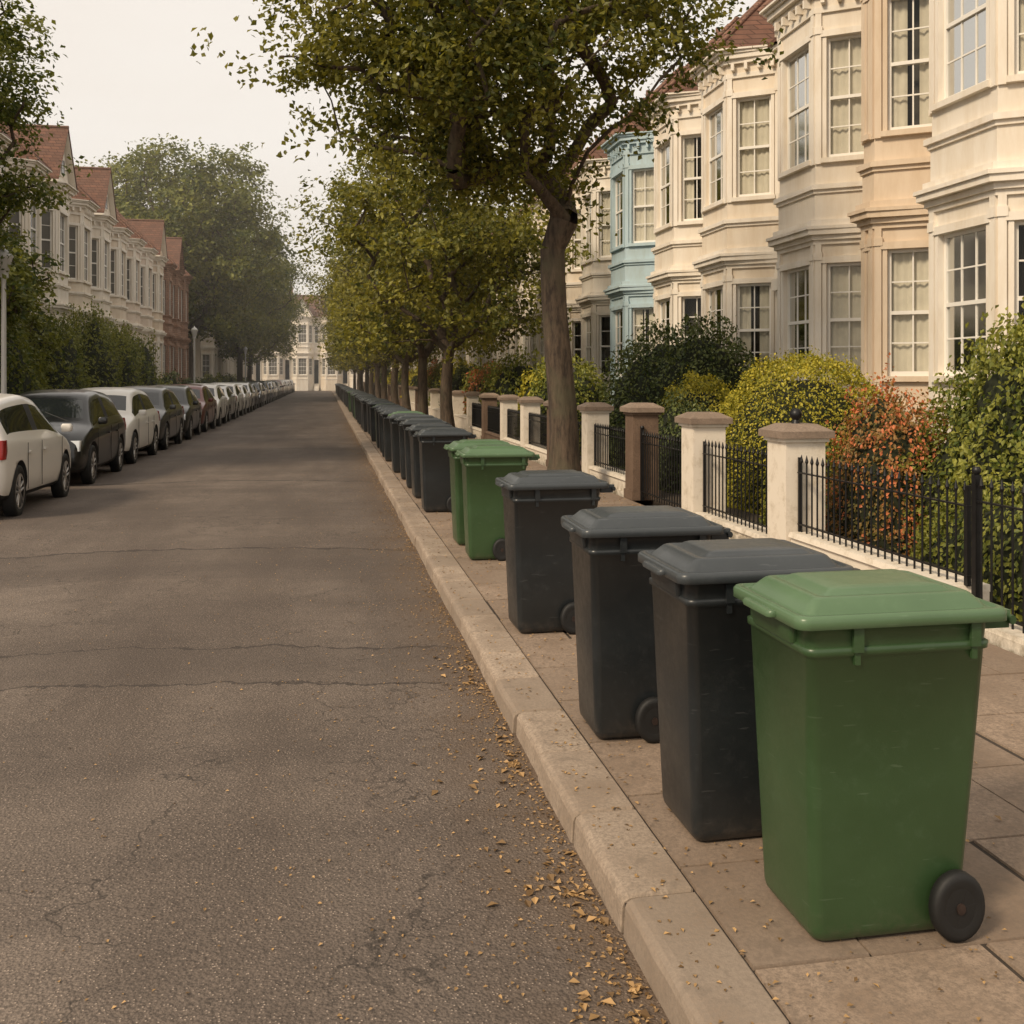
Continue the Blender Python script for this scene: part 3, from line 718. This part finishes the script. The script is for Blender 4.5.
def litter(name,xf,yf,zf,n,size,seed):
    rng=np.random.default_rng(seed); X=xf(rng,n); Y=yf(rng,n)
    P=np.stack([X,Y,zf(X,Y)+rng.uniform(.001,.006,n)],1)
    V,F,rv=leaf_mesh(P,np.stack([rng.normal(0,.22,n),rng.normal(0,.22,n),np.ones(n)],1),size,seed,fold=.35)
    me=build(name,V,F,rv,M_litter); mkobj(name,me)
zr=lambda X,Y:np.array([roadz(x,y) for x,y in zip(X,Y)])+.002
zp=lambda X,Y:X*0+PZ+.006
def clumpY(rng,n,a=1.2,b=45):
    return a+(b-a)*rng.random(n)**1.7
litter('fallen_leaves',lambda r,n:1.02-np.abs(r.exponential(.09,n)),clumpY,zr,4200,.019,1)
litter('fallen_leaves',lambda r,n:1.02-np.abs(r.exponential(.5,n)),clumpY,zr,4200,.017,2)
litter('fallen_leaves',lambda r,n:1.08+r.exponential(.7,n),lambda r,n:clumpY(r,n,1.8,40),zp,2400,.021,3)
litter('fallen_leaves',lambda r,n:r.uniform(-5,.8,n),lambda r,n:clumpY(r,n,1.8,50),zr,2200,.016,4)
litter('fallen_leaves',lambda r,n:1.0-np.abs(r.exponential(.13,n)),lambda r,n:1.6+r.choice([.35,.95,1.3,2.2,3.4,5.],n)+r.normal(0,.25,n),zr,260,.044,6)
litter('fallen_leaves',lambda r,n:r.uniform(1.4,4.5,n),lambda r,n:r.normal(14,4,n),zp,1300,.032,7)

# ------------------------------------------------------------ cars
def paint(name,col,metal=.3,rough=.28):
    m,nt,b=nmat(name)
    b.inputs['Base Color'].default_value=(*col,1)
    b.inputs['Metallic'].default_value=metal; b.inputs['Roughness'].default_value=rough; b.inputs['Coat Weight'].default_value=.6; b.inputs['Coat Roughness'].default_value=.06
    return m
M_pw=paint('white_paint',(.70,.67,.62),0,.35)
paints=dict(w=M_pw,k=paint('black_paint',(.008,.009,.010)),s=paint('silver_paint',(.48,.47,.45),.7),g=paint('grey_paint',(.06,.062,.065),.5),r=paint('dark_red_paint',(.13,.03,.024)),d=paint('dark_green_paint',(.016,.026,.023)),b=paint('blue_paint',(.03,.06,.12)))
M_cg=simple('car_glass',(.012,.015,.016),.05,0,0); M_cg.node_tree.nodes['Principled BSDF'].inputs['Specular IOR Level'].default_value=.8
M_blk=simple('black_plastic',(.012,.012,.013),.6,0,0); M_rim=simple('alloy',(.42,.41,.40),.3,.8,0)
M_red=simple('tail_lamp',(.26,.015,.012),.15,0,0); M_hl=simple('head_lamp',(.62,.64,.65),.08,.3,0); M_plate=simple('number_plate_white',(.7,.7,.68),.4,0,0); M_platey=simple('number_plate_yellow',(.65,.48,.05),.4,0,0); M_seam=simple('panel_gap',(.01,.01,.01),.8,0,0)
def car_mesh(kind):
    if kind=='hatch':
        S=[(-2.12,.40,.66,.66,.72,.50),(-2.07,.30,.80,.82,.90,.64),(-2.0,.24,.86,.96,1.02,.70),(-1.93,.22,.875,.99,1.06,.71),(-1.66,.21,.885,1.0,1.40,.62),(-1.5,.21,.89,1.0,1.475,.60),(-.95,.2,.89,.99,1.52,.60),(-.3,.2,.89,.97,1.545,.61),(-.18,.2,.89,.97,1.545,.61),(.35,.2,.89,.96,1.50,.60),(.52,.2,.89,.955,1.45,.60),(1.16,.2,.885,.94,1.04,.72),(1.24,.2,.885,.93,1.0,.72),(1.65,.21,.87,.86,.93,.68),(1.95,.23,.83,.74,.82,.62),(2.08,.28,.75,.62,.70,.55),(2.13,.36,.64,.54,.58,.45)]
    else:
        S=[(-2.22,.40,.66,.66,.72,.50),(-2.17,.30,.80,.84,.92,.64),(-2.1,.24,.86,.97,1.04,.66),(-1.75,.22,.875,.99,1.07,.68),(-1.25,.21,.885,1.0,1.36,.60),(-1.05,.21,.89,1.0,1.42,.59),(-.7,.2,.89,.98,1.45,.59),(-.3,.2,.89,.97,1.465,.60),(-.18,.2,.89,.97,1.465,.60),(.3,.2,.89,.96,1.42,.59),(.45,.2,.89,.955,1.37,.59),(1.12,.2,.885,.94,1.02,.72),(1.22,.2,.885,.93,.98,.72),(1.7,.21,.87,.86,.91,.68),(2.02,.23,.83,.74,.80,.62),(2.16,.28,.75,.62,.70,.55),(2.21,.36,.64,.54,.58,.45)]
    win=(4,10); rearglass=(3,4); frontglass=(10,11); bp=7
    rings=[]
    for (y,zb,w,zt,zr_,wr) in S:
        h=[(0,zb),(w*.80,zb),(w*.96,zb+.07),(w,zb+(zt-zb)*.45),(w*.985,zt-.09),(w*.955,zt-.01)]
        g0=(w*.93,zt+.012); gt=(wr+.035,zr_-.055) if zr_-zt>.2 else (wr+.06,zt+(zr_-zt)*.55)
        h+= [g0,gt,(wr-.03,zr_-.01),(wr*.5,zr_+.012),(0,zr_+.018)]
        half=[(x,y,z) for x,z in h]
        ring=half+[(-x,yy,z) for x,yy,z in reversed(half[1:-1])]
        rings.append(ring)
    n=len(rings[0])
    vs=[p for r in rings for p in r]; me=bpy.data.meshes.new('body'); fs=[]; mi=[]
    for k in range(len(rings)-1):
        for i in range(n):
            fs.append((k*n+i,(k+1)*n+i,(k+1)*n+(i+1)%n,k*n+(i+1)%n))
            jj=i if i<10 else n-1-i
            m=0
            if jj==6 and win[0]<=k<win[1]+1 and k!=bp: m=1
            if jj==6 and k==bp: m=2
            if jj in (8,9) and (frontglass[0]<=k<frontglass[1] or rearglass[0]<=k<rearglass[1]): m=1
            if jj in (0,1): m=2
            mi.append(m)
    fs.append(tuple(range(n))); mi.append(0); fs.append(tuple((len(rings)-1)*n+i for i in reversed(range(n)))); mi.append(0)
    me.from_pydata(vs,[],fs)
    for m_ in (M_pw,M_cg,M_blk): me.materials.append(m_)
    me.polygons.foreach_set('material_index',mi)
    bm=bmesh.new(); bm.from_mesh(me); bmesh.ops.recalc_face_normals(bm,faces=bm.faces); bm.to_mesh(me); bm.free()
    o=mkobj('tmpbody',me); ss=o.modifiers.new('s','SUBSURF'); ss.levels=2; ss.render_levels=2
    wy=(-1.33,1.33)
    cb=MB()
    for yy in wy:
        for sg in (-1,1): cb.cyl((sg*.60,yy,.34),(sg*1.1,yy,.34),.385,n=32)
    cm=cb.mesh('cut',[M_blk]); bm=bmesh.new(); bm.from_mesh(cm); bmesh.ops.remove_doubles(bm,verts=bm.verts,dist=1e-5); bmesh.ops.recalc_face_normals(bm,faces=bm.faces); bm.to_mesh(cm); bm.free()
    co=mkobj('tmpcut',cm); bo=o.modifiers.new('b','BOOLEAN'); bo.operation='DIFFERENCE'; bo.object=co; bo.solver='EXACT'
    dg=bpy.context.evaluated_depsgraph_get(); ev=bpy.data.meshes.new_from_object(o.evaluated_get(dg))
    bpy.data.objects.remove(o); bpy.data.objects.remove(co)
    mb=MB()
    for p in ev.polygons:
        m=p.material_index if p.material_index<3 else 2; c=p.center
        for yy in wy:
            if math.hypot(c.y-yy,c.z-.34)<.3835 and abs(c.x)>.55 and abs(c.x)<.895 and (abs(p.normal.x)<.35 or abs(c.x)<.62): m=2
        mb.f.append(tuple(p.vertices)); mb.m.append(m); mb.r.append(0); mb.sm.append(True)
    mb.v=[tuple(v.co) for v in ev.vertices]
    zend=S[0][0]; zf=S[-1][0]
    for yy in wy:
        for sg in (-1,1):
            xo=sg*.79
            prof=[(.20,-.09),(.29,-.10),(.325,-.085),(.335,-.05),(.335,.05),(.325,.085),(.29,.10),(.225,.095),(.215,.06)]
            mb.loft([[(xo+sg*pw*.85,yy+pr*math.cos(t),.335+pr*math.sin(t)) for t in [2*math.pi*i/28 for i in range(28)]] for pr,pw in prof],4,sm=True)
            mb.cyl((xo+sg*.02,yy,.335),(xo+sg*.03,yy,.335),.218,n=24,m=2)
            mb.loft([[(xo+sg*.082,yy+pr*math.cos(t),.335+pr*math.sin(t)) for t in [2*math.pi*i/28 for i in range(28)]] for pr in (.225,.195)],3,False,False)
            mb.cyl((xo+sg*.02,yy,.335),(xo+sg*.08,yy,.335),.05,n=12,m=3)
            for k in range(5):
                t=R(72*k+20); c,s_=math.cos(t),math.sin(t)
                for dd in (-.022,.022):
                    mb.cyl((xo+sg*.066,yy+c*.04-s_*dd,.335+s_*.04+c*dd),(xo+sg*.07,yy+c*.2-s_*dd*2,.335+s_*.2+c*dd*2),.018,n=6,m=3)
    for sg in (-1,1):
        mb.loft([rr(min(sg*.89,sg*1.02),max(sg*.89,sg*1.02),.94,1.02,.03,.99),rr(min(sg*.88,sg*1.04),max(sg*.88,sg*1.04),.92,1.04,.04,1.02),rr(min(sg*.88,sg*1.04),max(sg*.88,sg*1.04),.92,1.03,.04,1.08),rr(min(sg*.90,sg*1.02),max(sg*.90,sg*1.02),.94,1.02,.03,1.105)],0)
        for ys_ in (1.0,-.22,-.98):
            mb.box(min(sg*.886,sg*.892),max(sg*.886,sg*.892),ys_-.005,ys_+.005,.34,.93,6)
        for ys_ in (-.02,-.86):
            mb.box(min(sg*.88,sg*.912),max(sg*.88,sg*.912),ys_-.09,ys_+.07,.80,.825,0)
        hx0,hx1=sorted((sg*.46,sg*.785))
        mb.loft([rr(hx0,hx1,zf-.22,zf-.095,.03,.60),rr(hx0,hx1+.01,zf-.26,zf-.105,.03,.67),rr(hx0,hx1,zf-.34,zf-.16,.03,.765)],7)
        tx0,tx1=sorted((sg*.62,sg*.86))
        mb.loft([rr(tx0,tx1,zend+.05,zend+.22,.04,.77),rr(tx0,tx1+.0,zend+.05,zend+.27,.04,.86),rr(tx0+.02,tx1-.01,zend+.085,zend+.28,.04,1.0)],5)
        mb.cyl((sg*.56,zf-.10,.36),(sg*.56,zf-.045,.36),.05,n=14,m=2)
    mb.loft([rr(-.42,.42,zf-.09,zf-.005,.03,.34),rr(-.47,.47,zf-.09,zf+.005,.03,.43),rr(-.42,.42,zf-.12,zf-.012,.03,.47)],2)
    mb.loft([rr(-.36,.36,zf-.10,zf-.012,.03,.57),rr(-.42,.42,zf-.16,zf-.03,.03,.665)],2)
    for k in range(3): mb.box(-.38,.38,zf-.02,zf+.002-.008*k,.585+.025*k,.593+.025*k,3)
    mb.cyl((0,zf-.05,.63),(0,zf+.003,.63),.045,n=16,m=3)
    mb.box(-.26,.26,zf+.004,zf+.016,.475,.585,8)
    mb.box(-.26,.26,zend-.012,zend+.03,.60,.71,9)
    mb.loft([rr(-.6,.6,zend-.005,zend+.10,.03,.30),rr(-.66,.66,zend-.012,zend+.10,.03,.42)],2)
    for sg in (-.42,.25):
        mb.cyl((sg,1.17,1.045),(sg+.42,.95,1.19),.008,n=4,m=2)
    mb.cyl((.5,zend-.02,.27),(.5,zend+.2,.27),.03,n=10,m=3)
    mb.cyl((0,-1.2,1.5),(0,-1.42,1.66),.006,n=4,m=2)
    return mb.mesh('parked_car',[M_pw,M_cg,M_blk,M_rim,M_rubber,M_red,M_seam,M_hl,M_plate,M_platey])
cm=[car_mesh('hatch'),car_mesh('saloon')]
order='wkwgkrwswwskgwkbswgkrswksgwksw'
CX=-5.10; y=16.35
rn=random.Random(3)
for i in range(29):
    o=mkobj('parked_car',cm[0 if i in(0,1,2,3,5) else (i%2)],(CX+rn.uniform(-.05,.05),y,-.012),(R(-2) if i==0 else math.pi+R(rn.uniform(-1,1))),(1.06,.84 if i==0 else .95,1.13))
    o.material_slots[0].link='OBJECT'; o.material_slots[0].material=paints[order[i%len(order)]]
    y+=4.38+rn.uniform(-.05,.15)

M_post=simple('painted_steel',(.48,.47,.45),.45,.2,0)
def lamp(x,y,h=4.6):
    mb=MB(); mb.cyl((0,0,0),(0,0,1.0),.085,.08,n=16); mb.cyl((0,0,1.0),(0,0,1.06),.08,.055,n=16,cap=False); mb.cyl((0,0,1.06),(0,0,h-.5),.055,.045,n=14)
    mb.cyl((0,0,h-.5),(0,0,h-.42),.09,.09,n=14)
    mb.loft([[(r*math.cos(t),r*math.sin(t),h+z) for t in [2*math.pi*i/12 for i in range(12)]] for r,z in ((.09,-.42),(.17,-.1),(.19,-.06),(.12,.02),(.04,.08),(.015,.16))],0)
    mb.obj('street_lamp',[M_post],(x,y,PZ))
lamp(-6.45,22.0,4.4); lamp(-6.65,54,4.4); lamp(-6.65,88,4.4)

# light summer haze: a real, thin, homogeneous scattering volume filling the street
mh=bpy.data.materials.new('haze'); mh.use_nodes=True; nt=mh.node_tree; nt.nodes.remove(nt.nodes['Principled BSDF'])
vsn=N(nt,'ShaderNodeVolumeScatter'); vsn.inputs['Color'].default_value=(1,.95,.88,1); vsn.inputs['Density'].default_value=.0017; vsn.inputs['Anisotropy'].default_value=.2
L(nt,vsn.outputs[0],nt.nodes['Material Output'].inputs['Volume'])
mb=MB(); mb.box(-45,45,25,175,-.04,26); mb.obj('haze',[mh])

# ------------------------------------------------------------ sky & light
SUN_EL=R(40); SUN_AZ=R(235)
w=bpy.data.worlds.new('World'); scene.world=w; w.use_nodes=True; nt=w.node_tree
bg=nt.nodes['Background']; sky=N(nt,'ShaderNodeTexSky'); sky.sky_type='NISHITA'; sky.sun_disc=False; sky.sun_elevation=SUN_EL; sky.sun_rotation=SUN_AZ; sky.dust_density=4; sky.air_density=1
tc=N(nt,'ShaderNodeTexCoord'); mp=N(nt,'ShaderNodeMapping'); mp.inputs['Scale'].default_value=(1,1,3); L(nt,tc.outputs['Generated'],mp.inputs[0])
n1=noise_t(nt,mp.outputs[0],2.2,4,.55)
cl=mixc(nt,ramp(nt,n1,.3,.75),(9.0,8.2,7.3),(9.5,8.9,8.15))
c=mixc(nt,.94,sky.outputs[0],cl)
L(nt,c,bg.inputs['Color']); bg.inputs['Strength'].default_value=.108
sd=bpy.data.lights.new('sun','SUN'); sd.energy=3.2; sd.angle=R(12); sd.color=(1,.82,.60)
so=bpy.data.objects.new('sun',sd); scene.collection.objects.link(so)
dirv=Vector((math.sin(SUN_AZ)*math.cos(SUN_EL),math.cos(SUN_AZ)*math.cos(SUN_EL),math.sin(SUN_EL)))
so.rotation_euler=dirv.to_track_quat('Z','Y').to_euler()

cd=bpy.data.cameras.new('camera'); co=bpy.data.objects.new('camera',cd); scene.collection.objects.link(co)
cd.lens=35.16; cd.sensor_width=36; cd.shift_y=-134/1024; cd.clip_end=3000
co.location=(0,0,1.97); co.rotation_euler=(R(90),0,R(-10.6)); scene.camera=co
scene.view_settings.view_transform='Standard'; scene.view_settings.look='None'; scene.view_settings.exposure=0
